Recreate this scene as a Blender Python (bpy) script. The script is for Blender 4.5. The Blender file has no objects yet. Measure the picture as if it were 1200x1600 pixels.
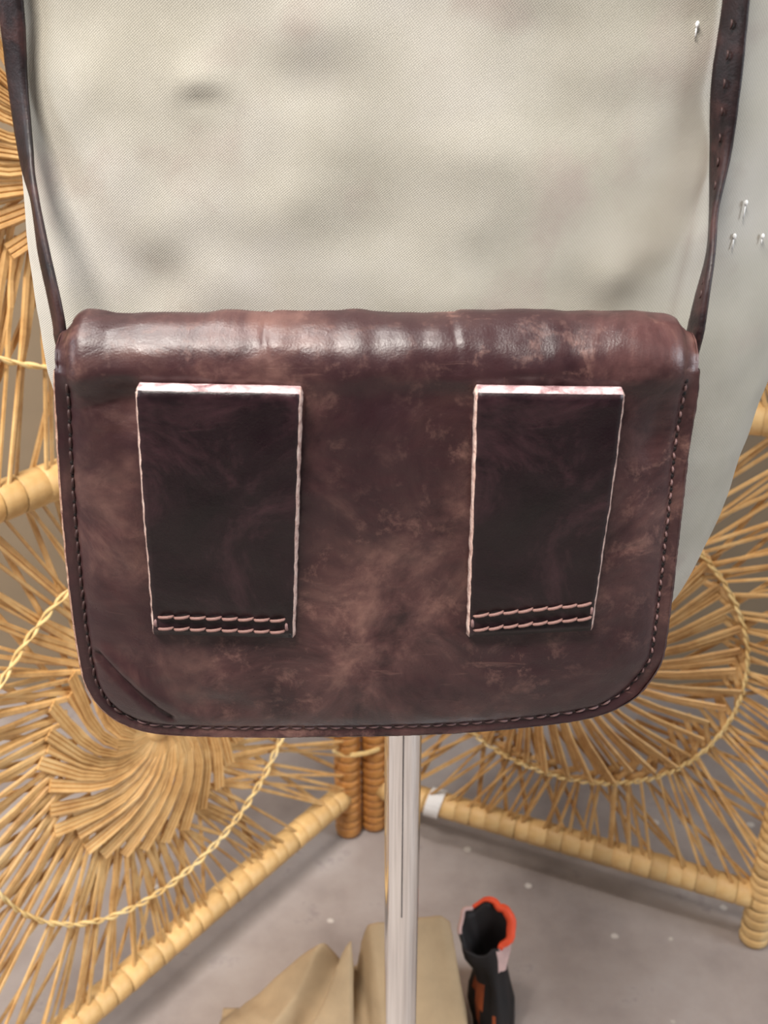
import bpy, bmesh, math, random
import numpy as np
from mathutils import Vector, Matrix, noise

scene = bpy.context.scene
COL = scene.collection
random.seed(7)

# ------------------------------------------------------------------ camera
PITCH = math.radians(26.0); FPX = 1600.0; CAMH = 0.95
cam_d = bpy.data.cameras.new('camera'); cam = bpy.data.objects.new('camera', cam_d); COL.objects.link(cam)
cam.location = (0, 0, CAMH); cam.rotation_euler = (math.pi/2 - PITCH, 0, 0)
cam_d.sensor_fit = 'HORIZONTAL'; cam_d.sensor_width = 36.0; cam_d.lens = 36.0*FPX/1200.0
cam_d.clip_start = 0.02
cam_d.dof.use_dof = True; cam_d.dof.focus_distance = 0.46; cam_d.dof.aperture_fstop = 20
scene.camera = cam

# ------------------------------------------------------------------ world, lights, exposure
w = bpy.data.worlds.new('room_light'); scene.world = w; w.use_nodes = True
w.node_tree.nodes['Background'].inputs[0].default_value = (0.90, 0.95, 1.0, 1)
w.node_tree.nodes['Background'].inputs[1].default_value = 0.10

def area(name, loc, target, sx, sy, power, col):
    d = bpy.data.lights.new(name, 'AREA'); d.shape = 'RECTANGLE'; d.size = sx; d.size_y = sy
    d.energy = power; d.color = col
    o = bpy.data.objects.new(name, d); COL.objects.link(o); o.location = loc
    o.rotation_euler = (Vector(target)-Vector(loc)).to_track_quat('-Z', 'Y').to_euler()
    return o
area('ceiling_light_overhead', (-0.50, 0.42, 2.5), (-0.45, 0.50, 0), 1.0, 0.22, 32, (1.0, 0.95, 0.90))
area('ceiling_light_front', (-0.55, -0.50, 2.45), (-0.02, 0.6, 0.6), 0.9, 0.30, 72, (1.0, 0.94, 0.87))
area('window_light_right', (2.5, -0.35, 1.6), (0.15, 0.5, 0.8), 1.1, 1.4, 50, (0.86, 0.93, 1.0))
area('window_light_left', (-2.5, -0.1, 1.7), (-0.2, 0.5, 0.8), 0.9, 1.2, 28, (0.90, 0.95, 1.0))
vs = scene.view_settings
vs.view_transform = 'Standard'; vs.look = 'None'; vs.gamma = 1.0; vs.exposure = 0.02; vs.use_curve_mapping = False

# ------------------------------------------------------------------ helpers
def lin(r, g, b):
    f = lambda c: (c/255/12.92) if c/255 <= 0.04045 else ((c/255+0.055)/1.055)**2.4
    return (f(r), f(g), f(b), 1.0)

CF = np.array([0, math.cos(PITCH), -math.sin(PITCH)]); CU = np.array([0, math.sin(PITCH), math.cos(PITCH)])
CC = np.array([0, 0, CAMH])
def at(x, y, p0, n):
    """point of a photograph position on a real plane (p0, n)"""
    d = CF + np.array([(x-600)/FPX, 0, 0]) - (y-800)/FPX*CU
    p0 = np.asarray(p0, float); n = np.asarray(n, float)
    return CC + d*np.dot(p0-CC, n)/np.dot(d, n)
def proj(P):
    v = np.asarray(P, float)-CC; z = v@CF
    return 600+FPX*v[0]/z, 800-FPX*(v@CU)/z, z

def mesh(name, V, Fc, mats, smooth=True, midx=None):
    me = bpy.data.meshes.new(name)
    me.from_pydata([tuple(map(float, v)) for v in V], [], [tuple(f) for f in Fc])
    for m in (mats if isinstance(mats, (list, tuple)) else [mats]): me.materials.append(m)
    if midx is not None: me.polygons.foreach_set('material_index', midx)
    if smooth: me.polygons.foreach_set('use_smooth', [True]*len(me.polygons))
    me.update(); return me
def obj(name, me, parent=None, loc=None, label=None, cat=None, kind=None, group=None):
    o = bpy.data.objects.new(name, me); COL.objects.link(o)
    if parent is not None: o.parent = parent
    if loc is not None: o.location = loc
    if label: o['label'] = label
    if cat: o['category'] = cat
    if kind: o['kind'] = kind
    if group: o['group'] = group
    return o
def fixn(me):
    bm = bmesh.new(); bm.from_mesh(me); bmesh.ops.recalc_face_normals(bm, faces=bm.faces); bm.to_mesh(me); bm.free(); return me

def grid_faces(nr, nc, close=False, off=0):
    F = []
    for i in range(nr-1):
        for j in range(nc if close else nc-1):
            k = (j+1) % nc
            F.append((off+i*nc+j, off+i*nc+k, off+(i+1)*nc+k, off+(i+1)*nc+j))
    return F
def tube(path, rad, n=8, caps=True):
    """round tube along a path; returns V,F"""
    P = [Vector(p) for p in path]; V = []; N = None
    for i, p in enumerate(P):
        t = (P[min(i+1, len(P)-1)]-P[max(i-1, 0)]).normalized()
        if N is None: N = t.orthogonal().normalized()
        N = (N - t*N.dot(t)).normalized(); B = t.cross(N)
        r = rad[i] if isinstance(rad, (list, tuple)) else rad
        for k in range(n):
            a = 2*math.pi*k/n; V.append(p+N*math.cos(a)*r+B*math.sin(a)*r)
    F = grid_faces(len(P), n, True)
    if caps: F.append(tuple(range(n-1, -1, -1))); F.append(tuple((len(P)-1)*n+k for k in range(n)))
    return V, F
def lathe(prof, n=32):
    V = []
    for r, z in prof:
        for k in range(n):
            a = 2*math.pi*k/n; V.append((r*math.cos(a), r*math.sin(a), z))
    F = grid_faces(len(prof), n, True)
    F.append(tuple(range(n-1, -1, -1))); F.append(tuple((len(prof)-1)*n+k for k in range(n)))
    return V, F
def catmull(pts, per=8):
    P = [np.asarray(p, float) for p in pts]; out = []
    for i in range(len(P)-1):
        a = P[max(i-1, 0)]; b = P[i]; c = P[i+1]; d = P[min(i+2, len(P)-1)]
        for k in range(per):
            t = k/per
            out.append(0.5*((2*b)+(c-a)*t+(2*a-5*b+4*c-d)*t*t+(3*b-a-3*c+d)*t**3))
    out.append(P[-1]); return out
def sample(poly, n):
    P = np.array(poly); L = np.r_[0, np.cumsum(np.linalg.norm(np.diff(P, axis=0), axis=1))]
    q = np.linspace(0, L[-1], n)
    return np.stack([np.interp(q, L, P[:, k]) for k in range(P.shape[1])], 1)

# ------------------------------------------------------------------ materials
def new_mat(name):
    m = bpy.data.materials.new(name); m.use_nodes = True
    return m, m.node_tree, m.node_tree.nodes['Principled BSDF']
def nd(nt, typ, **kw):
    n = nt.nodes.new(typ)
    for k, v in kw.items():
        if k in n.inputs: n.inputs[k].default_value = v
        else: setattr(n, k, v)
    return n
def ramp(nt, src, stops):
    r = nt.nodes.new('ShaderNodeValToRGB'); e = r.color_ramp.elements
    while len(e) < len(stops): e.new(0.5)
    for i, (p, c) in enumerate(stops): e[i].position = p; e[i].color = c
    nt.links.new(src, r.inputs[0]); return r
def mix(nt, fac, a, b, mode='MIX'):
    m = nt.nodes.new('ShaderNodeMix'); m.data_type = 'RGBA'; m.blend_type = mode
    for sock, v in ((m.inputs[0], fac), (m.inputs[6], a), (m.inputs[7], b)):
        if isinstance(v, bpy.types.NodeSocket): nt.links.new(v, sock)
        else: sock.default_value = v
    return m.outputs[2]
def bump(nt, b, heights, strength, dist):
    prev = None
    for h, s, d in zip(heights, strength, dist):
        n = nd(nt, 'ShaderNodeBump', Strength=s, Distance=d)
        nt.links.new(h, n.inputs['Height'])
        if prev: nt.links.new(prev, n.inputs['Normal'])
        prev = n.outputs[0]
    nt.links.new(prev, b.inputs['Normal'])
def coords(nt, scale=(1, 1, 1), rot=(0, 0, 0)):
    tc = nt.nodes.new('ShaderNodeTexCoord'); mp = nd(nt, 'ShaderNodeMapping', Scale=scale, Rotation=rot)
    nt.links.new(tc.outputs['Object'], mp.inputs[0]); return mp.outputs[0]
WG = lambda v: (v, v, v, 1)

def leather(name, dark, mid, light, rough=0.42, scuff=0.5, scale=28, scratch=0.5, patch=0.0, patchc=None):
    m, nt, b = new_mat(name); co = coords(nt)
    n1 = nd(nt, 'ShaderNodeTexNoise', Scale=scale, Detail=9.0, Roughness=0.66, Distortion=0.6); nt.links.new(co, n1.inputs[0])
    r1 = ramp(nt, n1.outputs[0], [(0.36, dark), (0.50, mid), (0.70, light)])
    n2 = nd(nt, 'ShaderNodeTexNoise', Scale=scale*4, Detail=12.0, Roughness=0.72, Distortion=0.3); nt.links.new(co, n2.inputs[0])
    r2 = ramp(nt, n2.outputs[0], [(0.53, WG(0)), (0.70, WG(1))])
    n4 = nd(nt, 'ShaderNodeTexNoise', Scale=scale*0.55, Detail=5.0, Roughness=0.55); nt.links.new(co, n4.inputs[0])
    r4 = ramp(nt, n4.outputs[0], [(0.42, WG(0)), (0.60, WG(1))])
    fac = nd(nt, 'ShaderNodeMath', operation='MULTIPLY'); nt.links.new(r2.outputs[0], fac.inputs[0]); nt.links.new(r4.outputs[0], fac.inputs[1])
    fa2 = nd(nt, 'ShaderNodeMath', operation='MULTIPLY'); nt.links.new(fac.outputs[0], fa2.inputs[0]); fa2.inputs[1].default_value = scuff
    c = r1.outputs[0]
    if patchc is not None:
        n6 = nd(nt, 'ShaderNodeTexNoise', Scale=scale*0.4, Detail=4.0, Roughness=0.6); nt.links.new(coords(nt, (1, 1, 1.3), (1, 2, 3)), n6.inputs[0])
        r6 = ramp(nt, n6.outputs[0], [(0.42, WG(patch)), (0.58, WG(0))])
        c = mix(nt, r6.outputs[0], c, patchc)
    c = mix(nt, fa2.outputs[0], c, light)
    co2 = coords(nt, (22, 22, 160), (0.2, 0.35, 0.5))
    n3 = nd(nt, 'ShaderNodeTexNoise', Scale=1.0, Detail=5.0, Roughness=0.55, Distortion=1.5); nt.links.new(co2, n3.inputs[0])
    r3 = ramp(nt, n3.outputs[0], [(0.66, WG(0)), (0.72, WG(1))])
    f3 = nd(nt, 'ShaderNodeMath', operation='MULTIPLY'); nt.links.new(r3.outputs[0], f3.inputs[0]); f3.inputs[1].default_value = scratch*0.5
    c = mix(nt, f3.outputs[0], c, light)
    nt.links.new(c, b.inputs['Base Color'])
    rr = ramp(nt, n2.outputs[0], [(0.3, WG(rough-0.06)), (0.7, WG(rough+0.14))]); nt.links.new(rr.outputs[0], b.inputs['Roughness'])
    g = nd(nt, 'ShaderNodeTexVoronoi', Scale=1100.0); nt.links.new(co, g.inputs[0])
    bump(nt, b, [n1.outputs[0], n2.outputs[0], g.outputs[0], r3.outputs[0]], [0.22, 0.20, 0.10, 0.15], [0.003, 0.0008, 0.0004, 0.0004])
    b.inputs['Specular IOR Level'].default_value = 0.42
    return m
M = {}
M['leather'] = leather('brown_leather', lin(45, 26, 28), lin(80, 53, 52), lin(128, 94, 85), 0.30, 0.8, 24, 0.5, 0.8, lin(46, 27, 31))
M['loop'] = leather('dark_plum_leather', lin(16, 7, 10), lin(27, 13, 18), lin(70, 44, 49), 0.30, 0.22, 22)
M['strap'] = leather('strap_leather', lin(18, 9, 11), lin(34, 20, 22), lin(72, 46, 44), 0.42, 0.3, 60)
M['raw'] = leather('raw_leather_edge', lin(164, 128, 118), lin(206, 174, 162), lin(230, 206, 194), 0.8, 0.4, 300)
M['fold'] = leather('fold_highlight_leather', lin(120, 88, 90), lin(190, 158, 160), lin(232, 212, 210), 0.32, 0.4, 120)  # bright highlight along the loop's top fold, put into the leather colour
M['rawdark'] = leather('worn_bag_edge', lin(120, 84, 72), lin(168, 130, 112), lin(206, 174, 150), 0.8, 0.4, 300)
def plain(name, c, rough=0.6, metal=0.0, var=0.12, scale=120, bmp=0.1):
    m, nt, b = new_mat(name); co = coords(nt)
    n1 = nd(nt, 'ShaderNodeTexNoise', Scale=scale, Detail=6.0, Roughness=0.6); nt.links.new(co, n1.inputs[0])
    d = tuple(max(0, x*(1-var*2)) for x in c[:3])+(1,); l = tuple(min(1, x*(1+var*2)) for x in c[:3])+(1,)
    r = ramp(nt, n1.outputs[0], [(0.3, d), (0.7, l)]); nt.links.new(r.outputs[0], b.inputs['Base Color'])
    b.inputs['Roughness'].default_value = rough; b.inputs['Metallic'].default_value = metal
    if bmp: bump(nt, b, [n1.outputs[0]], [bmp], [0.001])
    return m
M['thread_dark'] = plain('dark_thread', lin(58, 34, 32), 0.6)
M['thread_mauve'] = plain('mauve_thread', lin(124, 94, 92), 0.6)
M['thread_light'] = plain('light_thread', lin(142, 106, 98), 0.6)
M['hole'] = plain('stitch_hole', lin(22, 10, 10), 0.8)
M['inside'] = plain('bag_gusset', lin(60, 38, 34), 0.6)

def cane(name, dark, mid, light):
    m, nt, b = new_mat(name); co = coords(nt)
    oi = nt.nodes.new('ShaderNodeObjectInfo')
    n1 = nd(nt, 'ShaderNodeTexNoise', Scale=30.0, Detail=6.0, Roughness=0.65); nt.links.new(co, n1.inputs[0])
    r = ramp(nt, n1.outputs[0], [(0.3, dark), (0.5, mid), (0.72, light)])
    k = ramp(nt, oi.outputs['Random'], [(0, WG(0.74)), (1, WG(1.0))])
    c = mix(nt, 1.0, r.outputs[0], k.outputs[0], 'MULTIPLY'); nt.links.new(c, b.inputs['Base Color'])
    n2 = nd(nt, 'ShaderNodeTexNoise', Scale=500.0, Detail=4.0); nt.links.new(co, n2.inputs[0])
    b.inputs['Roughness'].default_value = 0.5
    bump(nt, b, [n2.outputs[0]], [0.25], [0.0008]); return m
M['cane'] = cane('rattan_cane', lin(190, 140, 82), lin(222, 176, 114), lin(240, 202, 142))
M['cane_rail'] = cane('rattan_binding', lin(206, 158, 94), lin(226, 184, 122), lin(238, 204, 146))
M['post'] = cane('rattan_post', lin(150, 92, 40), lin(188, 126, 62), lin(212, 152, 84))
M['twine'] = cane('pale_twine', lin(222, 178, 108), lin(244, 212, 146), lin(252, 228, 172))

# torso fabric
m, nt, b = new_mat('cream_canvas'); M['torso'] = m; co = coords(nt)
n1 = nd(nt, 'ShaderNodeTexNoise', Scale=11.0, Detail=5.0, Roughness=0.55); nt.links.new(co, n1.inputs[0])
r1 = ramp(nt, n1.outputs[0], [(0.3, lin(158, 153, 139)), (0.5, lin(176, 171, 159)), (0.7, lin(184, 179, 171))])
n2 = nd(nt, 'ShaderNodeTexNoise', Scale=26.0, Detail=4.0, Roughness=0.5); nt.links.new(co, n2.inputs[0])
r2 = ramp(nt, n2.outputs[0], [(0.54, WG(0)), (0.75, WG(1))])
c = mix(nt, r2.outputs[0], r1.outputs[0], lin(162, 150, 141))
# dirty streak along the side seam
tc = nt.nodes.new('ShaderNodeTexCoord'); sx = nt.nodes.new('ShaderNodeSeparateXYZ'); nt.links.new(tc.outputs['Object'], sx.inputs[0])
def mth(op, a, b_=None, c_=None):
    n = nt.nodes.new('ShaderNodeMath'); n.operation = op
    for i, v in enumerate((a, b_, c_)):
        if v is None: continue
        if isinstance(v, bpy.types.NodeSocket): nt.links.new(v, n.inputs[i])
        else: n.inputs[i].default_value = v
    return n.outputs[0]
STREAK = (mth, sx)
streak_x = mth('MULTIPLY_ADD', sx.outputs[2], 0.10, 0.1085-0.10*0.86)
dx = mth('ABSOLUTE', mth('SUBTRACT', sx.outputs[0], streak_x))
sm = mth('MULTIPLY', mth('SUBTRACT', 1.0, mth('MINIMUM', mth('DIVIDE', dx, 0.0035), 1.0)), mth('LESS_THAN', sx.outputs[1], 0.5))
sm = mth('MULTIPLY', sm, mth('MULTIPLY', n2.outputs[0], 0.9))
c = mix(nt, sm, c, lin(150, 138, 126))
nt.links.new(c, b.inputs['Base Color']); b.inputs['Roughness'].default_value = 0.72
b.inputs['Sheen Weight'].default_value = 0.15
co3 = coords(nt, (1, 1, 1), (0, math.radians(38), 0))
wv = nd(nt, 'ShaderNodeTexWave', Scale=420.0, Distortion=0.6, Detail=1.0); wv.bands_direction = 'Z'; nt.links.new(co3, wv.inputs[0])
co4 = coords(nt, (1, 1, 1), (0, math.radians(-52), 0))
wv2 = nd(nt, 'ShaderNodeTexWave', Scale=330.0, Distortion=0.6, Detail=1.0); wv2.bands_direction = 'Z'; nt.links.new(co4, wv2.inputs[0])
bump(nt, b, [n2.outputs[0], wv.outputs[0], wv2.outputs[0]], [0.15, 0.28, 0.16], [0.003, 0.0003, 0.00025])

m, nt, b = new_mat('chrome'); M['chrome'] = m
b.inputs['Metallic'].default_value = 1.0; b.inputs['Base Color'].default_value = lin(232, 232, 230)
co = coords(nt); n1 = nd(nt, 'ShaderNodeTexNoise', Scale=60.0, Detail=5.0); nt.links.new(co, n1.inputs[0])
rr = ramp(nt, n1.outputs[0], [(0.4, WG(0.06)), (0.75, WG(0.13))]); nt.links.new(rr.outputs[0], b.inputs['Roughness'])
M['dark_strip'] = plain('pole_dark_strip', lin(92, 90, 90), 0.4, 0.6)

m, nt, b = new_mat('painted_concrete'); M['floor'] = m; co = coords(nt)
n1 = nd(nt, 'ShaderNodeTexNoise', Scale=7.0, Detail=8.0, Roughness=0.6); nt.links.new(co, n1.inputs[0])
r1 = ramp(nt, n1.outputs[0], [(0.3, lin(134, 123, 119)), (0.52, lin(160, 149, 144)), (0.75, lin(176, 167, 163))])
v = nd(nt, 'ShaderNodeTexVoronoi', Scale=20.0); nt.links.new(co, v.inputs[0])
n5 = nd(nt, 'ShaderNodeTexNoise', Scale=60.0, Detail=3.0); nt.links.new(co, n5.inputs[0])
vs_ = nd(nt, 'ShaderNodeMath', operation='MULTIPLY_ADD'); nt.links.new(n5.outputs[0], vs_.inputs[0]); vs_.inputs[1].default_value = 0.22; nt.links.new(v.outputs['Distance'], vs_.inputs[2])
r2 = ramp(nt, vs_.outputs[0], [(0.175, WG(0.9)), (0.21, WG(0))])
c = mix(nt, r2.outputs[0], r1.outputs[0], lin(206, 198, 190))
n3 = nd(nt, 'ShaderNodeTexNoise', Scale=14.0, Detail=6.0, Roughness=0.7); nt.links.new(co, n3.inputs[0])
r3 = ramp(nt, n3.outputs[0], [(0.60, WG(0)), (0.74, WG(0.7))])
c = mix(nt, r3.outputs[0], c, lin(104, 92, 96))
nt.links.new(c, b.inputs['Base Color']); b.inputs['Roughness'].default_value = 0.55
bump(nt, b, [n3.outputs[0], n5.outputs[0]], [0.12, 0.08], [0.01, 0.002])
M['wall'] = plain('grey_brown_plaster', lin(134, 117, 95), 0.85, 0, 0.06, 5, 0.1)
M['beige'] = plain('beige_cloth', lin(164, 142, 112), 0.9, 0, 0.08, 20, 0.1)
M['black'] = plain('black_cloth', lin(20, 13, 13), 0.7, 0, 0.3, 30, 0.2)
M['orange'] = plain('orange_cloth', lin(240, 84, 44), 0.6, 0, 0.06, 40, 0.1)
M['pale'] = plain('pale_pink_cloth', lin(206, 172, 166), 0.8, 0, 0.1, 40, 0.1)
M['rust'] = plain('rust_cloth', lin(140, 66, 30), 0.8, 0, 0.2, 40, 0.1)
M['paper'] = plain('white_paper', lin(232, 230, 228), 0.7, 0, 0.03, 60, 0.05)
M['pin'] = plain('white_pin', lin(240, 240, 240), 0.3, 0, 0.02, 60, 0)

# ------------------------------------------------------------------ the setting
V = [(-3, -1.5, 0), (3, -1.5, 0), (3, 1.42, 0), (-3, 1.42, 0), (-3, -1.5, -0.1), (3, -1.5, -0.1), (3, 1.42, -0.1), (-3, 1.42, -0.1)]
BOXF = [(0, 1, 2, 3), (7, 6, 5, 4), (0, 4, 5, 1), (1, 5, 6, 2), (2, 6, 7, 3), (3, 7, 4, 0)]
fl = obj('floor', mesh('floor', V, BOXF, M['floor'], False), kind='structure', label='grey painted concrete floor with pale specks and scuffs', cat='floor')
V = [(x, y, z) for z in (2.6, 0) for x, y in ((-3, 1.32), (3, 1.32), (3, 1.42), (-3, 1.42))]
obj('wall_back', mesh('wall', V, BOXF, M['wall'], False), kind='structure', label='grey brown wall behind the rattan screen', cat='wall')

# ------------------------------------------------------------------ folding screen
ROOT = np.array([-0.03, 1.02, 0.0])
screen = obj('folding_screen', None, loc=tuple(ROOT), cat='screen', label='folding rattan screen with round woven cane rosettes standing on the floor')
def panel_frame(base, az, sg):
    a = math.radians(az); d = np.array([sg*math.sin(a), -math.cos(a), 0.0])
    n = np.cross(d, (0, 0, 1.0)); n = n if n[1] < 0 else -n
    return np.array(base), d, n
PANELS = {'L': dict(fr=panel_frame((-0.0454, 1.006, 0), 38, -1), w=0.55, c=0.278, R=0.1965, rf=0.122, swirl=62, lean=9, n=64, blade=0.0122),
          'R': dict(fr=panel_frame((-0.0125, 1.018, 0), 67, 1), w=0.47, c=0.231, R=0.1805, rf=0.166, swirl=26, lean=8, n=88, blade=0.0088)}
RAILS = [0.067, 0.62, 1.175, 1.73]; RR = 0.0150; PR = 0.0155

def ribbon(path, nrm, widths, thick, ridges=2):
    """flat cane of 'ridges' parallel ribs along path, facing nrm"""
    P = [np.asarray(p, float) for p in path]; V = []; pr_ = []
    for r in range(ridges):
        a = -1+2*r/ridges; w_ = 2/ridges
        pr_ += [(a+0.04*w_, -0.15), (a+0.22*w_, 0.5), (a+0.78*w_, 0.5)] if r else [(a, -0.3), (a+0.2*w_, 0.5), (a+0.78*w_, 0.5)]
    pr_.append((1, -0.3)); pr_.append((0, -0.6)); nc = len(pr_)
    for i, p in enumerate(P):
        t = P[min(i+1, len(P)-1)]-P[max(i-1, 0)]; t /= np.linalg.norm(t)+1e-9
        s = np.cross(t, nrm); s /= np.linalg.norm(s)+1e-9
        for u, h in pr_: V.append(p+s*u*widths[i]/2+nrm*h*thick)
    F = grid_faces(len(P), nc, True)
    F.append(tuple(range(nc-1, -1, -1))); F.append(tuple((len(P)-1)*nc+k for k in range(nc)))
    return V, F

def exit_rect(p, d, u0, u1, v0, v1):
    ts = []
    if d[0] > 1e-9: ts.append((u1-p[0])/d[0])
    if d[0] < -1e-9: ts.append((u0-p[0])/d[0])
    if d[1] > 1e-9: ts.append((v1-p[1])/d[1])
    if d[1] < -1e-9: ts.append((v0-p[1])/d[1])
    return min(t for t in ts if t > 0)

def add_rosette(key, zc, v0, v1, tier):
    Pn = PANELS[key]; base, d, n = Pn['fr']; c, R, rf, N = Pn['c'], Pn['R'], Pn['rf'], Pn['n']
    rng = random.Random(hash((key == 'L', tier)) & 255)
    def W(u, v, o=0.0): return base + d*u + np.array([0, 0, v]) + n*o - ROOT
    # hub button
    prof = [(0.003, 0.010), (0.012, 0.009), (0.017, 0.005), (0.018, 0.0)]
    V = []; k_ = 20
    for r, h in prof:
        for k in range(k_):
            a = 2*math.pi*k/k_; V.append(W(c+r*math.cos(a), zc+r*math.sin(a), h))
    F = grid_faces(len(prof), k_, True); F.append(tuple(range(k_)))
    hub = obj('woven_rosette', mesh('rosette_hub', V, F, M['cane']), screen)
    u0, u1 = PR*0.6, Pn['w']-PR*0.6
    stuffV, stuffF = [], []
    def emit(V, F, front):
        vis = tier == 0 and front
        if tier == 0 and not front: vis = True
        if tier == 1:
            vis = any((-5 < (q := proj(np.asarray(p)+ROOT))[0] < 1205 and -5 < q[1] < 1605) and not (70 < q[0] < 1140) for p in V[::4])
        if vis: obj('cane_strand', fixn(mesh('cane_strand', V, F, M['cane'], False)), hub)
        else:
            o_ = len(stuffV); stuffV.extend(V); stuffF.extend(tuple(i+o_ for i in f) for f in F)
    for i in range(N):
        th = 2*math.pi*(i+rng.uniform(-.12, .12))/N
        sw = math.radians(Pn['swirl']); lean = math.radians(Pn['lean']+rng.uniform(-2.5, 2.5))
        f_ = rf*(1+rng.uniform(-.06, .06)+(0.05 if i % 2 else -0.05)+0.04*math.sin(3*th))
        # blade: from the hub, swirling out to the fold
        inner = []
        for k in range(7):
            s = k/6; r = 0.014+(f_-0.014)*s; a = th-sw*(1-s)**1.35
            inner.append(W(c+r*math.cos(a), zc+r*math.sin(a), 0.004+0.0045*math.sin(math.pi*s)+0.0030*(i % 2)*s+0.0014*rng.uniform(-1, 1)*(k == 3)))
        wi = [Pn['blade']*(0.30+0.70*min(1, 1.15*k/6)) for k in range(7)]
        rdir = d*math.cos(th)+np.array([0, 0, math.sin(th)]); tdir = np.cross(rdir, n)
        nb_ = n*0.92+tdir*rng.uniform(.2, .5); nb_ /= np.linalg.norm(nb_)
        V, F = ribbon(inner, nb_, wi, 0.0024, 3 if key == 'L' else 2)
        # outer strand: from the fold, past the twine ring to the frame
        for sub in ((0, 1, 2) if key == 'L' else (0, 1)):
            sa = th+((sub-1)*0.40 if key == 'L' else (sub-0.5)*0.62)*2*math.pi/N
            fr = f_*(0.985-0.02*sub)
            p0 = np.array([fr*math.cos(sa), fr*math.sin(sa)]); a1 = sa-lean*(1, rng.uniform(.55, .85), rng.uniform(1.0, 1.3))[sub]
            p1 = np.array([R*math.cos(a1), R*math.sin(a1)])
            rad = np.array([math.cos(a1), math.sin(a1)]); dirn = (p1-p0)/np.linalg.norm(p1-p0)
            if key == 'R': dirn = rad*0.93+np.array([math.sin(a1), -math.cos(a1)])*(0.42 if sub == 0 else rng.uniform(-.05, .25))
            dirn = dirn*0.75+rad*0.25; dirn /= np.linalg.norm(dirn)
            t = exit_rect(p1+np.array([c, zc]), dirn, u0, u1, v0, v1); p2 = p1+dirn*t
            pts = [W(*(p0+(p1-p0)*k/4+np.array([c, zc])), 0.0035-0.0015*k/4+0.001*rng.uniform(-1, 1)-0.002*sub) for k in range(4)]
            for k in range(5):
                s = k/4; g = p1+(p2-p1)*s+np.array([c, zc]); pts.append(W(*g, 0.002+0.004*s-0.003*sub))
            w0 = (0.0050 if key == 'L' else 0.0056)*rng.uniform(.8, 1.15)
            V2, F2 = ribbon(pts, n, [w0*(1.15 if k < 4 else 0.72) for k in range(9)], 0.0022, 1)
            o_ = len(V); V = V+V2; F = F+[tuple(j+o_ for j in f) for f in F2]
        emit(V, F, True)
    NB = 44
    for i in range(NB):      # the strands of the rear face, leaning the other way
        th = 2*math.pi*(i+rng.uniform(-.2, .2))/NB
        r0 = rf*0.7; p0 = np.array([r0*math.cos(th), r0*math.sin(th)])
        a1 = th+math.radians(15+rng.uniform(-5, 5)); p1 = np.array([R*math.cos(a1), R*math.sin(a1)])
        dirn = (p1-p0)/np.linalg.norm(p1-p0)
        t = exit_rect(p1+np.array([c, zc]), dirn, u0, u1, v0, v1); p2 = p1+dirn*t
        pts = [W(*(p0+(p1-p0)*s+np.array([c, zc])), -0.006+0.004*s) for s in (0, .35, .7)] + [W(*(p1+(p2-p1)*s+np.array([c, zc])), -0.003-0.004*s) for s in (0, .33, .66, 1)]
        V, F = ribbon(pts, n, [0.0054*rng.uniform(.85, 1.1)]*7, 0.0018, 1)
        emit(V, F, False)
    if stuffV: obj('cane_strand_web', mesh('cane_strand_web', stuffV, stuffF, M['cane'], False), hub, kind='stuff')
    # twine ring: two yarns twisted round each other
    V, F = [], []
    for ph in (0, math.pi):
        tw = N*0.5; seg = N*6; ring = []
        for k in range(seg+1):
            a = 2*math.pi*k/seg; q = a*tw+ph
            rr_ = R+0.0013*math.cos(q)+0.0008*math.sin(5*a); ring.append(W(c+rr_*math.cos(a), zc+rr_*math.sin(a), 0.0055+0.0026*math.sin(q)))
        v_, f_ = tube(ring, [0.0006+0.0011*abs(math.sin((2*math.pi*k/seg*tw)+ph*0.5)) for k in range(seg+1)], 6); o_ = len(V); V += v_; F += [tuple(j+o_ for j in f) for f in f_]
    obj('twine_ring', mesh('twine_ring', V, F, M['twine']), hub, label='pale twisted twine ring tying the strands')

# one wrap of cane binding: a shallow barrel, unit length along X
def wrap_mesh(name, r, ln, mat, bulge=0.0012, n=18):
    prof = [(-0.5, r), (-0.44, r+bulge*0.8), (-0.15, r+bulge), (0.2, r+bulge), (0.44, r+bulge*0.8), (0.5, r)]
    V = []
    for x, rad in prof:
        for k in range(n):
            a = 2*math.pi*k/n; V.append((x*ln, rad*math.cos(a), rad*math.sin(a)))
    return mesh(name, V, grid_faces(len(prof), n, True), mat)
wraps = [wrap_mesh('cane_wrap', RR-0.0001, l_, M['cane_rail'], 0.0007) for l_ in (0.0155, 0.0185, 0.0215)]
postwrap = [wrap_mesh('post_wrap', PR-0.001, l_, M['post'], 0.0022) for l_ in (0.011, 0.014)]
postwrap2 = [wrap_mesh('post_wrap', PR-0.001, l_, M['cane_rail'], 0.0018) for l_ in (0.011, 0.014)]
def place(name, me, parent, p, xdir, tilt=0.0, parent_loc=True):
    x = Vector(xdir).normalized(); up = Vector((0, 0, 1)) if abs(x.z) < .9 else Vector((0, 1, 0))
    y = up.cross(x).normalized(); z = x.cross(y)
    Mx = Matrix((x, y, z)).transposed().to_4x4()
    o = obj(name, me, parent); Mx = Mx @ Matrix.Rotation(tilt, 4, 'Z'); Mx.translation = Vector(p); o.matrix_basis = Mx; return o
def ribbed(path_a, path_b, r, spacing, bulge):
    a = np.asarray(path_a); b_ = np.asarray(path_b); L = np.linalg.norm(b_-a); k_ = max(2, int(L/spacing)); P = []; Rd = []
    for i in range(k_):
        for s, q in ((0.02, 0), (0.2, 1), (0.8, 1), (0.98, 0)):
            P.append(a+(b_-a)*(i+s)/k_); Rd.append(r+bulge*q)
    return tube(P, Rd, 14)

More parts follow.
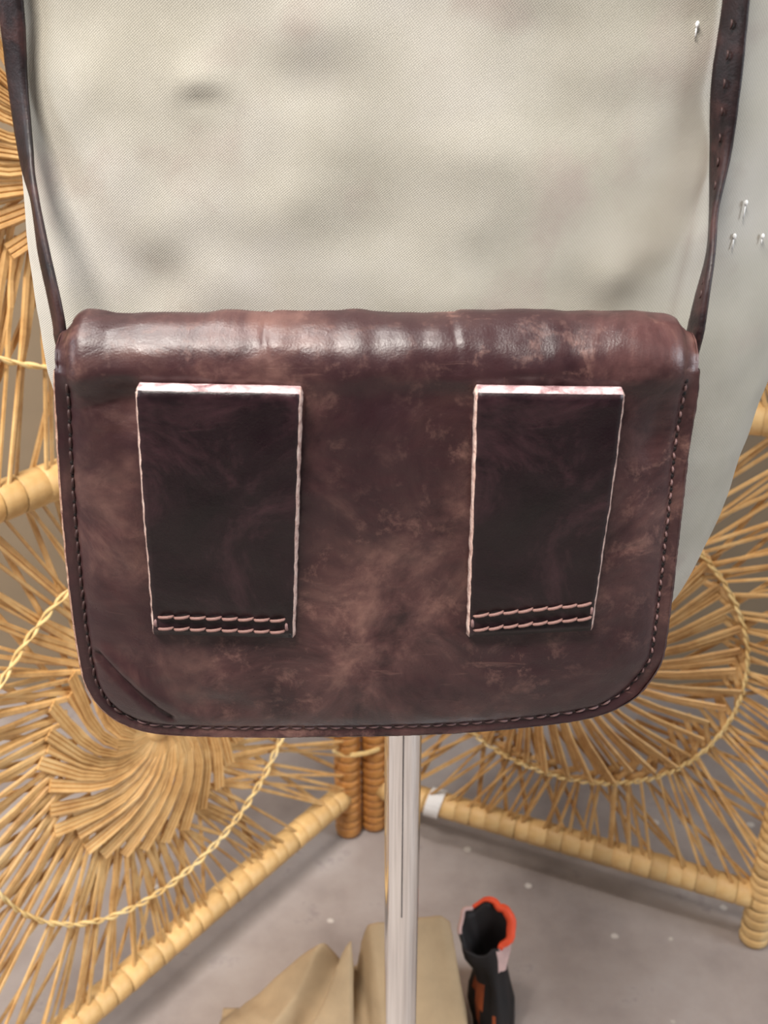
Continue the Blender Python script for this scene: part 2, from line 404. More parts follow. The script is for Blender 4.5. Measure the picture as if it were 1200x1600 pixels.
rg = random.Random(3)
for key in ('L', 'R'):
    Pn = PANELS[key]; base, d, n = Pn['fr']
    for ri, z in enumerate(RAILS):
        a = base+d*PR*0.6+np.array([0, 0, z])-ROOT; e = base+d*(Pn['w']-PR*0.6)+np.array([0, 0, z])-ROOT
        nm = 'bottom_rail' if ri == 0 else 'cross_rail'
        if ri < 2:
            V, F = tube([a+(e-a)*k/6 for k in range(7)], RR-0.0012, 14); rail = obj(nm, mesh(nm, V, F, M['cane_rail']), screen)
            L = np.linalg.norm(e-a); s = 0.006
            while s < L-0.01:
                wi = rg.randrange(3); ln = (0.0155, 0.0185, 0.0215)[wi]
                place('cane_wrap', wraps[wi], rail, a+(e-a)/L*(s+ln/2), d, rg.uniform(-.05, .05)); s += ln+0.0004
            if key == 'R' and ri == 0:
                p = a+(e-a)/L*0.074
                V = []; n_ = 12
                for k in range(n_):
                    an = math.radians(-75+195*k/(n_-1))
                    for off in (-0.0095, 0.0095):
                        for rr_ in (RR+0.0026, RR+0.0034): V.append(p+d*(off+0.003*math.sin(an))+n*rr_*math.cos(an)+np.array([0, 0, 1])*rr_*math.sin(an))
                F = grid_faces(n_, 2)
                F = []
                for k in range(n_-1):
                    q = k*4; F += [(q+1, q+3, q+7, q+5), (q, q+4, q+6, q+2), (q, q+1, q+5, q+4), (q+2, q+6, q+7, q+3)]
                F += [(0, 2, 3, 1), (n_*4-4, n_*4-3, n_*4-1, n_*4-2)]
                obj('paper_tag', fixn(mesh('paper_tag', V, F, M['paper'], False)), rail, label='white paper tag wrapped round the rail')
        else:
            V, F = ribbed(a, e, RR, 0.018, 0.0012); obj(nm, mesh(nm, V, F, M['cane_rail']), screen)
    for t in (0.0, Pn['w']):
        p = base+d*t-ROOT
        z0 = 0.002
        if t == 0.0 or key == 'R':
            V, F = tube([p+np.array([0, 0, z]) for z in (z0, 0.3, 1.0, 1.78)], PR-0.0012, 14)
            pm_ = M['post'] if t == 0.0 else M['cane_rail']; pw_ = postwrap if t == 0.0 else postwrap2
            post = obj('post', mesh('post', V, F, pm_), screen)
            z = 0.004; zmax = 0.20 if t == 0.0 else 0.12
            while z < zmax:
                wi = rg.randrange(2); ln = (0.011, 0.014)[wi]
                place('post_wrap', pw_[wi], post, p+np.array([0, 0, z+ln/2]), (0, 0, 1), rg.uniform(-.12, .12)); z += ln+0.0003
            V, F = ribbed(p+np.array([0, 0, z]), p+np.array([0, 0, 1.76]), PR-0.001, 0.0125, 0.0024)
            obj('post_binding', mesh('post_binding', V, F, pm_), post)
        else:
            V, F = ribbed(p+np.array([0, 0, z0]), p+np.array([0, 0, 1.78]), PR-0.001, 0.0125, 0.0024)
            obj('post', mesh('post', V, F, M['post']), screen)
    for tier in range(3):
        zc = (0.343, 0.898, 1.4525)[tier]
        if tier < 2: add_rosette(key, zc, RAILS[tier]+RR*0.7, RAILS[tier+1]-RR*0.7, tier)
        else: add_rosette(key, zc, RAILS[2]+RR*0.7, RAILS[3]-RR*0.7, 2)
# hinge cord between the two inner posts
pL = PANELS['L']['fr'][0]; pR = PANELS['R']['fr'][0]
for z in (0.135, 0.9, 1.5):
    mid = (pL+pR)/2-ROOT; ax = (pR-pL); ax /= np.linalg.norm(ax); pts = []
    nrm = np.cross(ax, (0, 0, 1))
    for k in range(33):
        a = 2*math.pi*k/32*2; pts.append(mid+ax*(0.0355*math.cos(a/1))+nrm*(0.0185*math.sin(a/1))+np.array([0, 0, z+0.006*k/32]))
    V, F = tube(pts, 0.0016, 6); obj('hinge_cord', mesh('hinge_cord', V, F, M['twine']), screen)

# ------------------------------------------------------------------ dress form
PX, PY = 0.0115, 0.495          # pole axis
form = obj('dress_form', None, loc=(PX, PY, 0), cat='dress form', label='cream canvas dress form torso on a chrome pole stand')
FO = np.array([PX, PY, 0])
prof_px = [(0, 622), (150, 602), (300, 585), (450, 566), (545, 547), (620, 522), (695, 497), (755, 479), (820, 452), (870, 425), (905, 395)]
pts = []
for y, hw in prof_px:
    P = at(630+hw, y, (0, PY, 0), (0, 1, 0)); pts.append((P[2], P[0]-PX))
pts = pts[::-1]
zs = np.array([p[0] for p in pts]); hw = np.array([p[1] for p in pts])
zs = np.r_[zs, zs[-1]+0.08, zs[-1]+0.16, zs[-1]+0.24, zs[-1]+0.30]; hw = np.r_[hw, hw[-1]*1.01, hw[-1]*1.03, hw[-1]*0.90, hw[-1]*0.45]
ZB = float(zs[0]); ZTOP = float(zs[-1])
def half(z): return float(np.interp(z, zs, hw))
FRONT_Y = 0.404
def torso_pt(z, a):
    hx = half(z); ny = 2.9
    fade = min(1.0, max(0.0, (z-ZB)/0.10)); top = min(1.0, max(0.0, (ZTOP-z)/0.12))
    hy = (PY-FRONT_Y)*(0.80+0.20*fade**0.6)*(0.45+0.55*top**0.5)
    ca, sa = math.cos(a), math.sin(a)
    x = hx*math.copysign(abs(ca)**(2/ny), ca); y = hy*math.copysign(abs(sa)**(2/ny), sa)
    P = Vector((x, y, z))
    q = Vector((x*1.0, y, z))
    dsp = 0.0011*noise.noise(q*22)+0.0009*noise.noise(q*48+Vector((3, 1, 7)))+0.0010*noise.noise(Vector((x*9, y*9, z*30)))
    for (dx_, dz_, r_, h_) in DENTS:
        g = math.exp(-((x-dx_)**2+(z-dz_)**2)/(2*r_*r_)); 
        if y < 0: dsp += 1.25*h_*g
    return P+Vector((ca, sa, 0))*dsp
DENTS = []
for px_, py_, r_, h_ in ((315, 158, .0028, -.0022), (312, 138, .006, .0020), (500, 60, .012, .0018), (660, 30, .012, -.0015), (760, 240, .014, .0018), (480, 120, .010, -.0015), (850, 40, .008, -.0016), (870, 130, .012, -.0014), (960, 440, .006, .0016), (330, 450, .012, .0018), (250, 430, .008, -.0015), (690, 470, .010, .0016), (590, 330, .014, -.0014)):
    P = at(px_, py_, (0, FRONT_Y, 0), (0, 1, 0)); DENTS.append((P[0]-PX, P[2], r_, h_))
NA = 200; rows = list(np.linspace(ZB, ZB+0.32, 120))+list(np.linspace(ZB+0.33, ZTOP, 14))
V = [torso_pt(z, 2*math.pi*k/NA) for z in rows for k in range(NA)]
F = grid_faces(len(rows), NA, True)
o_ = len(V)
for s in (0.93, 0.6):     # rounded underside
    for k in range(NA):
        p = torso_pt(ZB, 2*math.pi*k/NA); V.append(Vector((p.x*s, p.y*s, ZB-(0.006 if s > .9 else 0.009))))
for k in range(NA):
    k2 = (k+1) % NA
    F.append((k2, k, o_+k, o_+k2)); F.append((o_+k2, o_+k, o_+NA+k, o_+NA+k2))
F.append(tuple(o_+NA+k for k in range(NA))[::-1]); F.append(tuple((len(rows)-1)*NA+k for k in range(NA)))
torso = obj('torso', mesh('torso', V, F, M['torso']), form)
# side seams
for sgn in (-1, 1):
    path = []
    for z in np.linspace(ZB+0.004, ZB+0.33, 60):
        path.append(torso_pt(z, -math.pi/2+sgn*math.radians(83))*1.0+Vector((0, 0, 0)))
    V, F = tube(path, 0.0007, 6); obj('side_seam', mesh('side_seam', V, F, M['torso']), torso)
# pins
def torso_front(px_, py_):
    best = None
    P = at(px_, py_, (0, FRONT_Y, 0), (0, 1, 0))
    for it in range(8):
        x = P[0]-PX; z = P[2]; hx = half(z); u = min(.999, abs(x)/hx); 
        hy = (PY-FRONT_Y)*(1-u**2.9)**(1/2.9); P = at(px_, py_, (0, PY-hy, 0), (0, 1, 0))
    return P
for px_, py_, L_ in ((1164, 316, 0.006), (1146, 368, 0.005), (1190, 368, 0.003), (1088, 38, 0.004)):
    P = torso_front(px_, py_)-FO+np.array([0, -0.0015, 0])
    V, F = tube([P+np.array([0, 0.0005, 0]), P+np.array([-.0003, -.0002, -L_])], 0.0003, 6)
    v_, f_ = tube([P+np.array([0, 0, h]) for h in (-.0011, -.0007, 0, .0007, .0011)], [.0003, .0006, .0008, .0006, .0003], 8)
    k = len(V); V = V+v_; F = F+[tuple(i+k for i in f) for f in f_]
    obj('pin', mesh('pin', V, F, M['pin']), torso, label='white headed pin')
# pole with a thin dark strip, flange and base
V, F = lathe([(0.0112, 0.012), (0.0112, 0.30), (0.0112, 0.6), (0.0112, ZB-0.006)], 48); pole = obj('pole', mesh('pole', V, F, M['chrome']), form, label='shiny chrome pole')
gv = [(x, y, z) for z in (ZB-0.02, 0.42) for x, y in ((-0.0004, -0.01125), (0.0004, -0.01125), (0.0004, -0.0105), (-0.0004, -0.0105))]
obj('dark_strip', mesh('dark_strip', gv, BOXF, M['dark_strip'], False), pole)  # thin dark strip laid along the front of the pole
V, F = lathe([(0.012, ZB-0.05), (0.016, ZB-0.045), (0.016, ZB-0.008), (0.045, ZB-0.007), (0.045, ZB-0.002)], 32); obj('socket', mesh('socket', V, F, M['chrome']), form)
V, F = lathe([(0.125, 0.0005), (0.127, 0.003), (0.122, 0.008), (0.03, 0.014), (0.017, 0.03), (0.0125, 0.034)], 48); obj('base_plate', mesh('base_plate', V, F, M['chrome']), form)

# ------------------------------------------------------------------ handbag
TILT = math.radians(-2.5)
es = np.array([1.0, 0, 0]); et = np.array([0, math.sin(TILT), math.cos(TILT)]); en = np.array([0, -math.cos(TILT), math.sin(TILT)])
BO = at(590, 820, (0, 0.372, 0), (0, 1, 0))
bag = obj('handbag', None, loc=tuple(BO), cat='handbag', label='worn brown leather shoulder bag with two belt loops hanging on the dress form')
def bst(x, y, off=0.0):
    P = at(x, y, BO+en*off, en)-BO; return np.array([P@es, P@et])
def BL(s, t, h=0.0): return es*s+et*t+en*h
left = [(86, 578), (87, 620), (91, 700), (97, 790), (107, 900), (118, 990), (130, 1055), (141, 1083), (157, 1105)]
bottom = [(157, 1105), (182, 1125), (222, 1141), (275, 1148), (400, 1151), (500, 1150), (590, 1149), (680, 1146), (760, 1141), (860, 1131), (925, 1120), (962, 1107), (996, 1086), (1018, 1060)]
right = [(1091, 578), (1088, 620), (1075, 700), (1066, 780), (1058, 850), (1050, 920), (1042, 985), (1034, 1030), (1018, 1060)]
NAg, NBg = 210, 110
cl = sample(catmull([bst(*p) for p in left]), NBg); cr = sample(catmull([bst(*p) for p in right]), NBg); cb = sample(catmull([bst(*p) for p in bottom]), NAg)
ct = sample([bst(86, 578), bst(590, 580), bst(1091, 578)], NAg)
outline = np.vstack([cl, cb[1:-1], cr[::-1]])
a_ = np.linspace(0, 1, NAg); b__ = np.linspace(0, 1, NBg)
ST = np.zeros((NBg, NAg, 2))
for j in range(NBg):
    b0 = b__[j]
    for i in range(NAg):
        a0 = a_[i]
        ST[j, i] = (1-b0)*ct[i]+b0*cb[i]+(1-a0)*cl[j]+a0*cr[j]-((1-a0)*(1-b0)*ct[0]+a0*(1-b0)*ct[-1]+(1-a0)*b0*cb[0]+a0*b0*cb[-1])
OUT = outline
def edge_dist(s, t):
    P = OUT; A = P[:-1]; B = P[1:]; AB = B-A; q = np.array([s, t])
    k = np.clip(((q-A)*AB).sum(1)/((AB*AB).sum(1)+1e-12), 0, 1)
    return float(np.sqrt((((A+AB*k[:, None])-q)**2).sum(1).min()))
def gauss(s, t, px_, py_, rs, rt):
    c_ = bst(px_, py_, 0.01); return math.exp(-((s-c_[0])/rs)**2-((t-c_[1])/rt)**2)
def seg_d(s, t, A, B):
    A = bst(*A, 0.008); B = bst(*B, 0.008); q = np.array([s, t]); AB = B-A; k = np.clip(((q-A)@AB)/(AB@AB), 0, 1); return float(np.linalg.norm(A+AB*k-q))
TT = float(ct[:, 1].mean())
def height(s, t, e):
    d_ = TT-t; g_ = math.exp(-(d_/0.010)**2)
    k = max(0.0, e-0.0050*(1-0.4*g_))
    h = 0.0004+0.0072*(1-math.exp(-k/(0.011*(1-g_)+0.0045*g_)))
    h -= 0.0011*math.exp(-((e-0.0052)/0.0012)**2)
    # crease under the rolled top, swelling below it
    h += 0.0012*math.exp(-(d_/0.010)**2)*min(1, 0.4+e/0.006)
    h += 0.0022*math.exp(-((d_-0.045)/0.035)**2)*min(1, e/0.03)
    h -= 0.0020*math.exp(-((d_-0.007)/0.006)**2)*max(0.1, 0.6+1.3*noise.noise(Vector((s*22, 2, 1.5))))*min(1, e/0.014)
    # dents and folds
    h -= 0.0036*gauss(s, t, 190, 640, .010, .011); h += 0.0016*gauss(s, t, 120, 600, .007, .008)
    h -= 0.0028*gauss(s, t, 1025, 690, .007, .014); h -= 0.0018*gauss(s, t, 985, 1090, .02, .01)
    h -= 0.0020*gauss(s, t, 500, 560, .010, .006); h -= 0.0020*gauss(s, t, 330, 1110, .016, .007)
    h -= 0.0026*math.exp(-(seg_d(s, t, (150, 1035), (262, 1132))/0.0016)**2)
    h += 0.0012*math.exp(-(seg_d(s, t, (165, 1030), (285, 1120))/0.0035)**2)
    h -= 0.0008*math.exp(-(seg_d(s, t, (108, 652), (180, 632))/0.0008)**2)
    h -= 0.0005*math.exp(-(seg_d(s, t, (112, 690), (215, 672))/0.0007)**2)
    h -= 0.0005*math.exp(-(seg_d(s, t, (970, 862), (1005, 856))/0.0009)**2)
    f = min(1, e/0.02)
    h += f*(0.0011*noise.noise(Vector((s*32, t*32, 0)))+0.0006*noise.noise(Vector((s*75, t*75, 5)))+0.00025*noise.noise(Vector((s*190, t*190, 9))))
    h += (1-f)*0.0004*noise.noise(Vector((s*160, t*160, 3)))
    return h
HH = np.zeros((NBg, NAg)); V = []
for j in range(NBg):
    for i in range(NAg):
        s, t = ST[j, i]; e = edge_dist(s, t); HH[j, i] = height(s, t, e)
# rolled top
RT = 0.0105; RD = 0.0125; NR = 26; phis = [math.radians(-4+214*k/(NR-1)) for k in range(NR)][::-1]
for ph in phis[:-1]:
    for i in range(NAg):
        s, t = ct[i]; h = HH[0, i]*(1 if ph < math.pi/2 else max(0.2, 1-(ph-math.pi/2)))
        sag = 0.0012*noise.noise(Vector((s*26, ph*1.3, 4)))+0.0005*noise.noise(Vector((s*80, ph*4, 4)))
        gv_ = 0.0006*math.exp(-((s-bst(415, 520)[0]-0.0008*math.sin(ph*5))/0.0010)**2)+0.0004*math.exp(-((s-bst(712, 520)[0]-0.001*math.sin(ph*4))/0.0010)**2)
        eb = min(i, NAg-1-i)/12.0; sag -= 0.0014*max(0, 1-eb)**2
        o = h+sag-gv_
        V.append(BL(s, t+RT*math.sin(ph)+o*math.sin(ph), -RD*(1-math.cos(ph))+o*math.cos(ph)))
NRr = len(phis)-1
for j in range(NBg):
    for i in range(NAg): V.append(BL(*ST[j, i], HH[j, i]))
F = grid_faces(NRr+NBg, NAg)
me = fixn(mesh('back_panel', V, F, M['leather']))
panel = obj('back_panel', me, bag)
# raw edge of the panel
V, F = [], []
oc = np.vstack([outline])
for k in range(len(oc)):
    a = oc[max(k-1, 0)]; c_ = oc[min(k+1, len(oc)-1)]; tg = (c_-a)/np.linalg.norm(c_-a); nm = np.array([tg[1], -tg[0]])
    if nm@(oc[k]-outline.mean(0)) < 0: nm = -nm
    j = 0.0003*noise.noise(Vector((oc[k][0]*400, oc[k][1]*400, 0)))
    for off, h in ((-0.0002, 0.0005), (0.0007+j, 0.0000), (0.0007+j, -0.0022), (-0.002, -0.0026)):
        q = oc[k]+nm*off; V.append(BL(q[0], q[1], h))
gf_ = grid_faces(len(oc), 4)
obj('raw_edge', fixn(mesh('raw_edge', V, gf_, [M['rawdark'], M['leather']], True, [0 if V[f[0]][0] < -0.05 else 1 for f in gf_])), bag, label='pale raw leather edge of the back panel')
# gusset and front side of the bag
V, F = [], []
ring = np.vstack([outline]); cen = ring.mean(0); nR = len(ring)
for sc, dp in ((0.975, -0.0015), (0.965, -0.010), (0.965, -0.022), (0.98, -2*RD)):
    for q in ring:
        p = cen+(q-cen)*np.array([sc, sc]); p[1] = max(p[1], q[1]) if q[1] > TT-0.002 else p[1]
        V.append(BL(p[0], p[1], dp))
F = grid_faces(4, nR, True); F.append(tuple(3*nR+k for k in range(nR)))
k0 = len(V)
for side in (0, -1):
    k0 = len(V); s, t = ct[side]; s *= 0.992
    arc = [BL(s, t+0.0105*math.sin(ph), -0.0120+0.0120*math.cos(ph)) for ph in [math.pi*k/16 for k in range(17)]]
    V += arc; F.append(tuple(range(k0, k0+17)))
obj('gusset', fixn(mesh('gusset', V, F, M['inside'], False)), bag)

# stitches of the bag edge
def stitch_mesh(name, ln, r, mat):
    V, F = tube([(x*ln, 0, z) for x, z in ((-.5, -.0006), (-.36, .0003), (-.12, .0006), (.15, .0006), (.38, .0002), (.5, -.0006))], [r*.5, r*.95, r, r, r*.9, r*.5], 7)
    return mesh(name, V, F, mat)
STM = {k: stitch_mesh('stitch', ln, r, M[m_]) for k, (ln, r, m_) in {'dark': (.0044, .0007, 'thread_dark'), 'mauve': (.0046, .00075, 'thread_mauve'), 'light': (.0024, .0005, 'thread_mauve'), 'loop': (.0066, .0007, 'thread_light'), 'loop_end': (.0034, .0007, 'thread_mauve')}.items()}
V, F = tube([(0, 0, -.0012), (0, 0, -.0004), (0, 0, .0003), (0, 0, .00045)], [.0008, .0010, .0009, .0004], 8); HOLE = mesh('stitch_hole', V, F, M['hole'])
def put(me_, name, parent, p, tang, nrm=en):
    x = Vector(tang).normalized(); z = Vector(nrm).normalized(); y = z.cross(x).normalized(); z = x.cross(y)
    o = obj(name, me_, parent); m4 = Matrix((x, y, z)).transposed().to_4x4(); m4.translation = Vector(p); o.matrix_basis = m4; return o
def inset_path(off):
    P = []
    for k in range(len(outline)):
        a = outline[max(k-2, 0)]; c_ = outline[min(k+2, len(outline)-1)]; tg = (c_-a)/np.linalg.norm(c_-a); nm = np.array([tg[1], -tg[0]])
        if nm@(outline[k]-outline.mean(0)) > 0: nm = -nm
        P.append(outline[k]+nm*off)
    return np.array(P)
ip = inset_path(0.0051)
L = np.r_[0, np.cumsum(np.linalg.norm(np.diff(ip, axis=0), axis=1))]
nst = int(L[-1]/0.0058); sp = sample(ip, nst); rs = random.Random(5)
xl_end = bst(205, 1100)[0]; xr_st = bst(985, 1100)[0]; t_bot = bst(500, 1090)[1]
for k in range(1, nst-1):
    tg2 = sp[k+1]-sp[k-1]; s, t = sp[k]; h = height(s, t, 0.0051)
    ang = rs.uniform(-.25, .25); tg = np.array([tg2[0]*math.cos(ang)-tg2[1]*math.sin(ang), tg2[0]*math.sin(ang)+tg2[1]*math.cos(ang)])
    kind = 'mauve' if (t < t_bot and s > xl_end and s < xr_st) else ('dark' if s < 0 else 'light')
    put(STM[kind], 'stitch', panel, BL(s, t, h+0.0003), BL(*tg))
    m2 = (sp[k]+sp[k+1])/2 if k < nst-1 else sp[k]
    if kind != 'mauve' : put(HOLE, 'stitch_hole', panel, BL(m2[0], m2[1], height(m2[0], m2[1], 0.0051)+0.0001), BL(1, 0))

# belt loops
def surf_h(s, t): return height(s, t, edge_dist(s, t))
def belt_loop(TL, TR, BR_, BLc, lift, label):
    off = 0.0115
    tl, tr, br, bl = (bst(*p, off) for p in (TL, TR, BR_, BLc))
    th = 0.0026; r = 0.0042
    up = ((tl-bl)/np.linalg.norm(tl-bl)+(tr-br)/np.linalg.norm(tr-br))/2
    NV, NU = 40, 28
    # profile: (v along height, normal offset) outer skin then the fold and the hidden rear leg
    root_p = BL(*((bl+br)/2), 0.011)
    lp = obj('belt_loop', None, bag, loc=tuple(root_p), label=label)
    Lh = (np.linalg.norm(tl-bl)+np.linalg.norm(tr-br))/2
    vt = 1-r/Lh
    prof = []
    for k in range(NV):
        v = vt*k/(NV-1); hm = max(surf_h(*((bl+(tl-bl)*v)*(1-u)+(br+(tr-br)*v)*u)) for u in (0.03, .2, .4, .6, .8, .97))
        prof.append((v, hm+0.0031+lift*v**1.6, 0))
    hv = np.array([p[1] for p in prof]); hv = np.convolve(np.pad(hv, 4, mode='edge'), np.ones(9)/9, 'valid')+0.0003
    prof = [(p[0], float(h_), 0) for p, h_ in zip(prof, hv)]
    hb = prof[-1][1]
    for k in range(1, 9):
        a = math.pi*k/9; prof.append((vt+r/Lh*math.sin(a), hb-r*(1-math.cos(a)), 0))
    hl = hb-2*r
    for k in range(0, 9):
        s = k/8; prof.append((vt-0.30*s, hl, 0))
    prof = np.array([(p[0]*Lh, p[1]) for p in prof])
    V, F, MI = [], [], []
    def pos(u, y, h, wid):
        v = y/Lh; A = bl+(tl-bl)*v; B = br+(tr-br)*v; c_ = (A+B)/2; q = c_+(B-A)*(u-0.5)*wid
        return BL(q[0], q[1], h)-root_p
    npf = len(prof)
    tang = np.gradient(prof, axis=0); tang /= np.linalg.norm(tang, axis=1)[:, None]; nrm = np.c_[-tang[:, 1], tang[:, 0]]
    rr_ = random.Random(int(TL[0]))
    W_ = np.linalg.norm(tr-tl)
    for skin, (o_, wid) in enumerate(((0.0, 1-2*0.0012/W_), (-th, 1.0))):
        for k in range(npf):
            for i in range(NU):
                u = i/(NU-1); y = prof[k, 0]+nrm[k, 0]*o_; h = prof[k, 1]+nrm[k, 1]*o_
                p = pos(u, y, h, wid)
                bmp = 0.0004*noise.noise(Vector((p[0]*60, p[2]*60, 2)))+0.0002*noise.noise(Vector((p[0]*150, p[2]*150, 2)))
                if i in (0, NU-1): bmp *= 1; p = p+es*rr_.uniform(-.0002, .0002)
                # dents pressed in by the stitching
                sag = -0.0009*math.exp(-((k-3.0)/1.6)**2) if (skin == 0 and 1 < i < NU-2) else 0
                V.append(p+en*(bmp+sag))
    g = grid_faces(npf, NU); F += g; MI += [3 if NV+1 <= i//(NU-1) <= NV+5 else 0 for i in range(len(g))]
    n0 = npf*NU
    g = [tuple(i+n0 for i in f[::-1]) for f in g]; F += g; MI += [0]*len(g)
    for k in range(npf-1):
        for i in (0, NU-1):
            F.append((k*NU+i, (k+1)*NU+i, n0+(k+1)*NU+i, n0+k*NU+i)); MI.append(1)
    for i in range(NU-1):
        F.append((i, i+1, n0+i+1, n0+i)); MI.append(2)
        e0 = (npf-1)*NU; F.append((e0+i, e0+i+1, n0+e0+i+1, n0+e0+i)); MI.append(1)
    obj('loop_strip', fixn(mesh('belt_loop', V, F, [M['loop'], M['raw'], M['thread_mauve'], M['fold']], True, MI)), lp)
    return lp, root_p, (lambda q: float(np.interp(abs((q-(bl+br)/2)[1])/Lh, [p[0]/Lh for p in prof[:NV]], [p[1] for p in prof[:NV]])))
lpL, rpL, hL = belt_loop((211, 600), (474, 606), (461, 998), (236, 992), 0.0035, 'dark plum belt loop with pale raw edges, left of the pair')
lpR, rpR, hR = belt_loop((740, 602), (977, 606), (928, 985), (729, 996), 0.0045, 'dark plum belt loop slanting inwards, right of the pair')
def loop_stitches(lp, rp, rowsx, n_, ends, hh):
    for (A, B) in rowsx:
        A = bst(*A, 0.0112); B = bst(*B, 0.0112)
        for k in range(n_):
            q = A+(B-A)*(k+0.5)/n_; ang = 0.16*(1 if k % 2 else .6); tg = B-A; tg = np.array([tg[0]*math.cos(ang)-tg[1]*math.sin(ang), tg[0]*math.sin(ang)+tg[1]*math.cos(ang)])
            put(STM['loop'], 'stitch', lp, BL(q[0], q[1], hh+0.0002)-rp, BL(*tg))
    for A, B in ends:
        A = bst(*A, 0.0112); B = bst(*B, 0.0112); q = (A+B)/2
        put(STM['loop_end'], 'stitch', lp, BL(q[0], q[1], hh+0.0002)-rp, BL(*(B-A)))
loop_stitches(lpL, rpL, [((246, 963), (446, 969)), ((246, 981), (446, 987))], 8, [((243, 964), (244, 982)), ((447, 970), (449, 988))], hL((bst(350,978,.0112))))
loop_stitches(lpR, rpR, [((740, 961), (924, 942)), ((740, 983), (924, 964))], 8, [((738, 962), (738, 984)), ((925, 942), (923, 964))], hR((bst(830,963,.0112))))

# straps: flat leather twisting as they run up the torso
def strap(samples, label):
    """samples: (left px, right px, y px, depth y)"""
    C_, W_, D_ = [], [], []
    for xl, xr, y, dep in samples:
        if y < 330:
            k_ = min(1, max(0, (330-y)/180)); dep = dep*(1-k_)+k_*(min(torso_front(xl, y)[1], torso_front(xr, y)[1], torso_front((xl+xr)/2, y)[1])-0.0075)
        A = at(xl, y, (0, dep, 0), (0, 1, 0)); B = at(xr, y, (0, dep, 0), (0, 1, 0))
        C_.append(np.r_[(A+B)/2, np.linalg.norm(B-A)])
    S = np.array(catmull(C_, 8)); full = 0.0125; V = []
    nc = 10; th = 0.0028
    for k, row in enumerate(S):
        p = row[:3]-BO; wd = min(row[3], full*0.999)
        t = S[min(k+1, len(S)-1)][:3]-S[max(k-1, 0)][:3]; t /= np.linalg.norm(t)
        th_ = th
        ang = math.acos(max(-1, min(1, (wd-0.0022)/(full-0.0022)))) if wd < full else 0.0
        vd = row[:3]-CC; xdir = np.cross(t, vd); xdir /= np.linalg.norm(xdir); ydir = np.cross(t, xdir)
        a_dir = xdir*math.cos(ang)+ydir*math.sin(ang); b_dir = np.cross(t, a_dir)
        for i in range(nc):
            q = 2*math.pi*i/nc; ca, sa = math.cos(q), math.sin(q)
            jit = 0.0002*noise.noise(Vector((k*0.7, i*1.3, 1)))
            V.append(p+a_dir*(full/2+jit)*math.copysign(abs(ca)**0.5, ca)+b_dir*th_/2*math.copysign(abs(sa)**0.6, sa))
    F = grid_faces(len(S), nc, True); F.append(tuple(range(nc))[::-1]); F.append(tuple((len(S)-1)*nc+i for i in range(nc)))
    return obj('strap', fixn(mesh('strap', V, F, M['strap'])), bag, label=label), S
stL, SL = strap([(-62, -14, -420, .423), (-30, 10, -200, .423), (-4, 36, 0, .422), (12, 43, 130, .418), (29, 53, 240, .412), (47, 61, 310, .406), (58, 77, 390, .399), (73, 93, 460, .392), (82, 102, 505, .390), (85, 105, 530, .390), (92, 110, 560, .392)], 'dark leather strap twisting down the left side')
stR, SR = strap([(1168, 1214, -420, .423), (1146, 1190, -200, .423), (1129, 1171, 0, .420), (1111, 1158, 130, .416), (1109, 1142, 240, .410), (1108, 1123, 330, .404), (1104, 1118, 390, .399), (1089, 1110, 450, .392), (1077, 1103, 500, .390), (1072, 1099, 522, .390), (1064, 1090, 555, .392)], 'dark leather strap narrowing down to the right corner')
SS = stitch_mesh('stitch', .0030, .00045, M['thread_dark'])
for k in range(18, 58, 3):
    p = SR[k][:3]-BO; t = SR[k+1][:3]-SR[k-1][:3]
    put(SS, 'stitch', stR, p+en*0.0022+es*(-0.0014), t+es*0.012*np.linalg.norm(t)*((k % 2)-.5), en)

# ------------------------------------------------------------------ things on the floor behind the pole
def fpx(px_): return (px_-600)/1455.0
prof1 = [(352, 0.002), (370, .012), (400, .036), (450, .070), (490, .092), (514, .105), (524, .098), (540, .082), (552, .078), (562, .082), (568, .118), (576, .140), (592, .147), (640, .150), (680, .152), (694, .146), (701, .108), (708, .074), (714, .03), (718, .002)]
xs = np.array([fpx(p[0]) for p in prof1]); hs = np.array([p[1] for p in prof1])
NX, NY = 110, 46; V = []
for j in range(NY):
    y = 0.635+0.110*j/(NY-1); b0 = j/(NY-1)
    for i in range(NX):
        x = xs[0]+(xs[-1]-xs[0])*i/(NX-1)
        shift = 0.10*(b0-0.88)*(-1 if x < fpx(555) else 0.25)
        h = float(np.interp(x+shift, xs, hs))
        env = (1-math.exp(-(1-b0)/0.035)) if b0 > 0.8 else 1.0
        env *= 0.25+0.75*min(1, b0/0.85)**1.1
        if x < fpx(556): env *= 1-0.10*math.sin(b0*9+x*40)
        fold = 0.006*noise.noise(Vector((x*20, y*20, 1)))+0.010*abs(noise.noise(Vector((x*30+y*14, y*5, 6))))
        V.append((x, y, max(0.002, h*env+fold*min(1, h/0.04)*min(1, (1-b0)/0.1))))
nV = len(V); F = grid_faces(NY, NX); 
rim = [i for i in range(NX)]+[j*NX+NX-1 for j in range(1, NY)]+[(NY-1)*NX+i for i in range(NX-2, -1, -1)]+[j*NX for j in range(NY-2, 0, -1)]
for r_ in rim: V.append((V[r_][0], V[r_][1], 0.0005))
for k in range(len(rim)):
    k2 = (k+1) % len(rim); F.append((rim[k], nV+k, nV+k2, rim[k2]))
F.append(tuple(nV+k for k in range(len(rim))))
obj('beige_cloth', fixn(mesh('beige_cloth', V, F, M['beige'])), cat='cloth', label='crumpled beige cloth heaped on the floor behind the chrome pole')

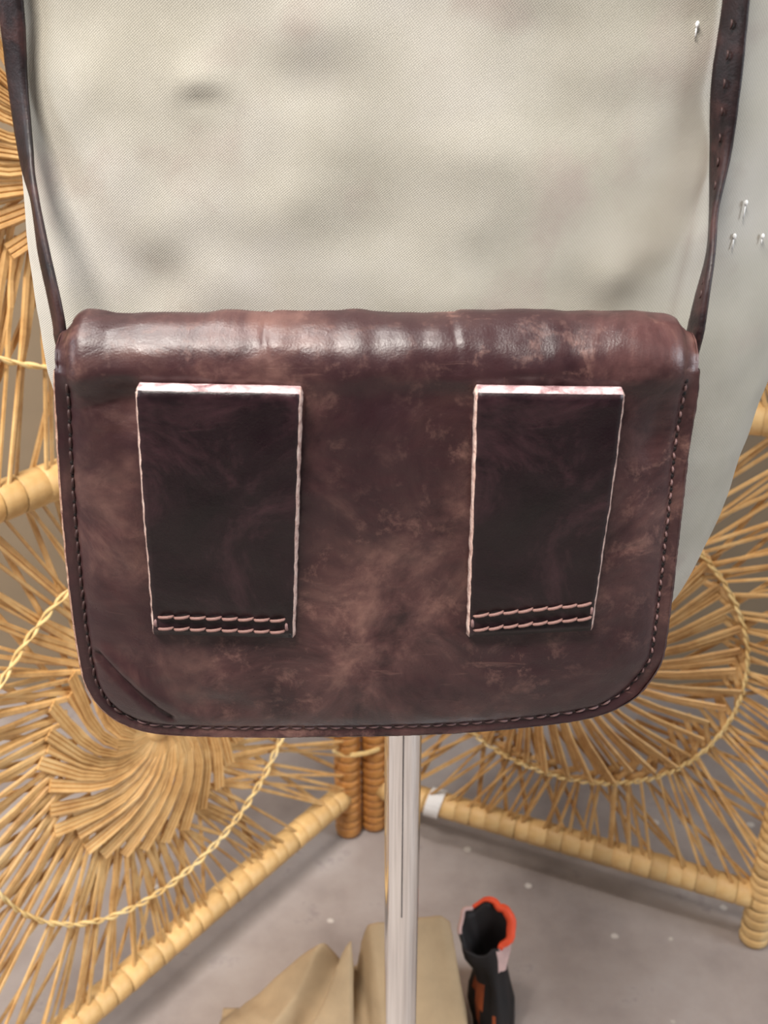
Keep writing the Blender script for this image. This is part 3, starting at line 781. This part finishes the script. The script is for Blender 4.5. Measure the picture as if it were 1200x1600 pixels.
# black and orange crumpled pouch
PO = np.array([fpx(760), 0.737, 0.0])
pouch = obj('crumpled_pouch', None, loc=tuple(PO), cat='pouch', label='black crumpled pouch with orange rim beside the beige cloth')
V = []; rows = [(0.0005, .0215, .052, 0), (.02, .0225, .046, 0), (.045, .0205, .036, 0), (.07, .0165, .026, 0), (.09, .0175, .022, .3), (.11, .0235, .020, .7), (.124, .0255, .018, 1), (.127, .0240, .0165, 1), (.118, .020, .013, 1), (.085, .012, .008, .6), (.06, .006, .004, .2)]
kk = 40; NO = 7
for z, rx, ry, tl_ in rows:
    for k in range(kk):
        a = 2*math.pi*k/kk; q = 1+0.28*noise.noise(Vector((math.cos(a)*2.6, math.sin(a)*2.6, z*22)))
        V.append((rx*q*math.cos(a)+(0.002-0.17*max(0, z-.06)), ry*q*math.sin(a), z+tl_*0.020*math.sin(a)+0.008*tl_*noise.noise(Vector((math.cos(a)*1.5, math.sin(a)*1.5, 3)))))
F = grid_faces(len(rows), kk, True); F.append(tuple(range(kk))[::-1]); F.append(tuple((len(rows)-1)*kk+k for k in range(kk)))
MI = []
for fi, f in enumerate(F):
    c_ = np.mean([V[i] for i in f], axis=0); mi = 0; row = fi//kk
    if row < NO:
        if 4 <= row and c_[0] > 0.004: mi = 2
        elif 1 <= row <= 3 and c_[0] < 0.002 and noise.noise(Vector(c_)*60) > -.05: mi = 3
    MI.append(mi)
body = obj('pouch_body', fixn(mesh('pouch_body', V, F, [M['black'], M['orange'], M['pale'], M['rust']], True, MI)), pouch)
def rim_path(a0, a1, n_):
    out = []
    for k in range(n_):
        a = math.radians(a0+(a1-a0)*k/(n_-1)); q = 1+0.28*noise.noise(Vector((math.cos(a)*2.6, math.sin(a)*2.6, .126*22)))
        out.append((.0248*q*math.cos(a)+0.002-0.17*.066, .0172*q*math.sin(a), .1275+0.020*math.sin(a)+0.008*noise.noise(Vector((math.cos(a)*1.5, math.sin(a)*1.5, 3)))))
    return out
V, F = tube(rim_path(-50, 118, 24), [0.0018+0.0030*math.sin(math.pi*min(1, k/23+.12)) for k in range(24)], 8); obj('orange_rim', mesh('orange_rim', V, F, M['orange']), pouch, label='bright orange rim')
V, F = tube(rim_path(122, 190, 12), [0.0022]*12, 8); obj('pale_rim', mesh('pale_rim', V, F, M['pale']), pouch)
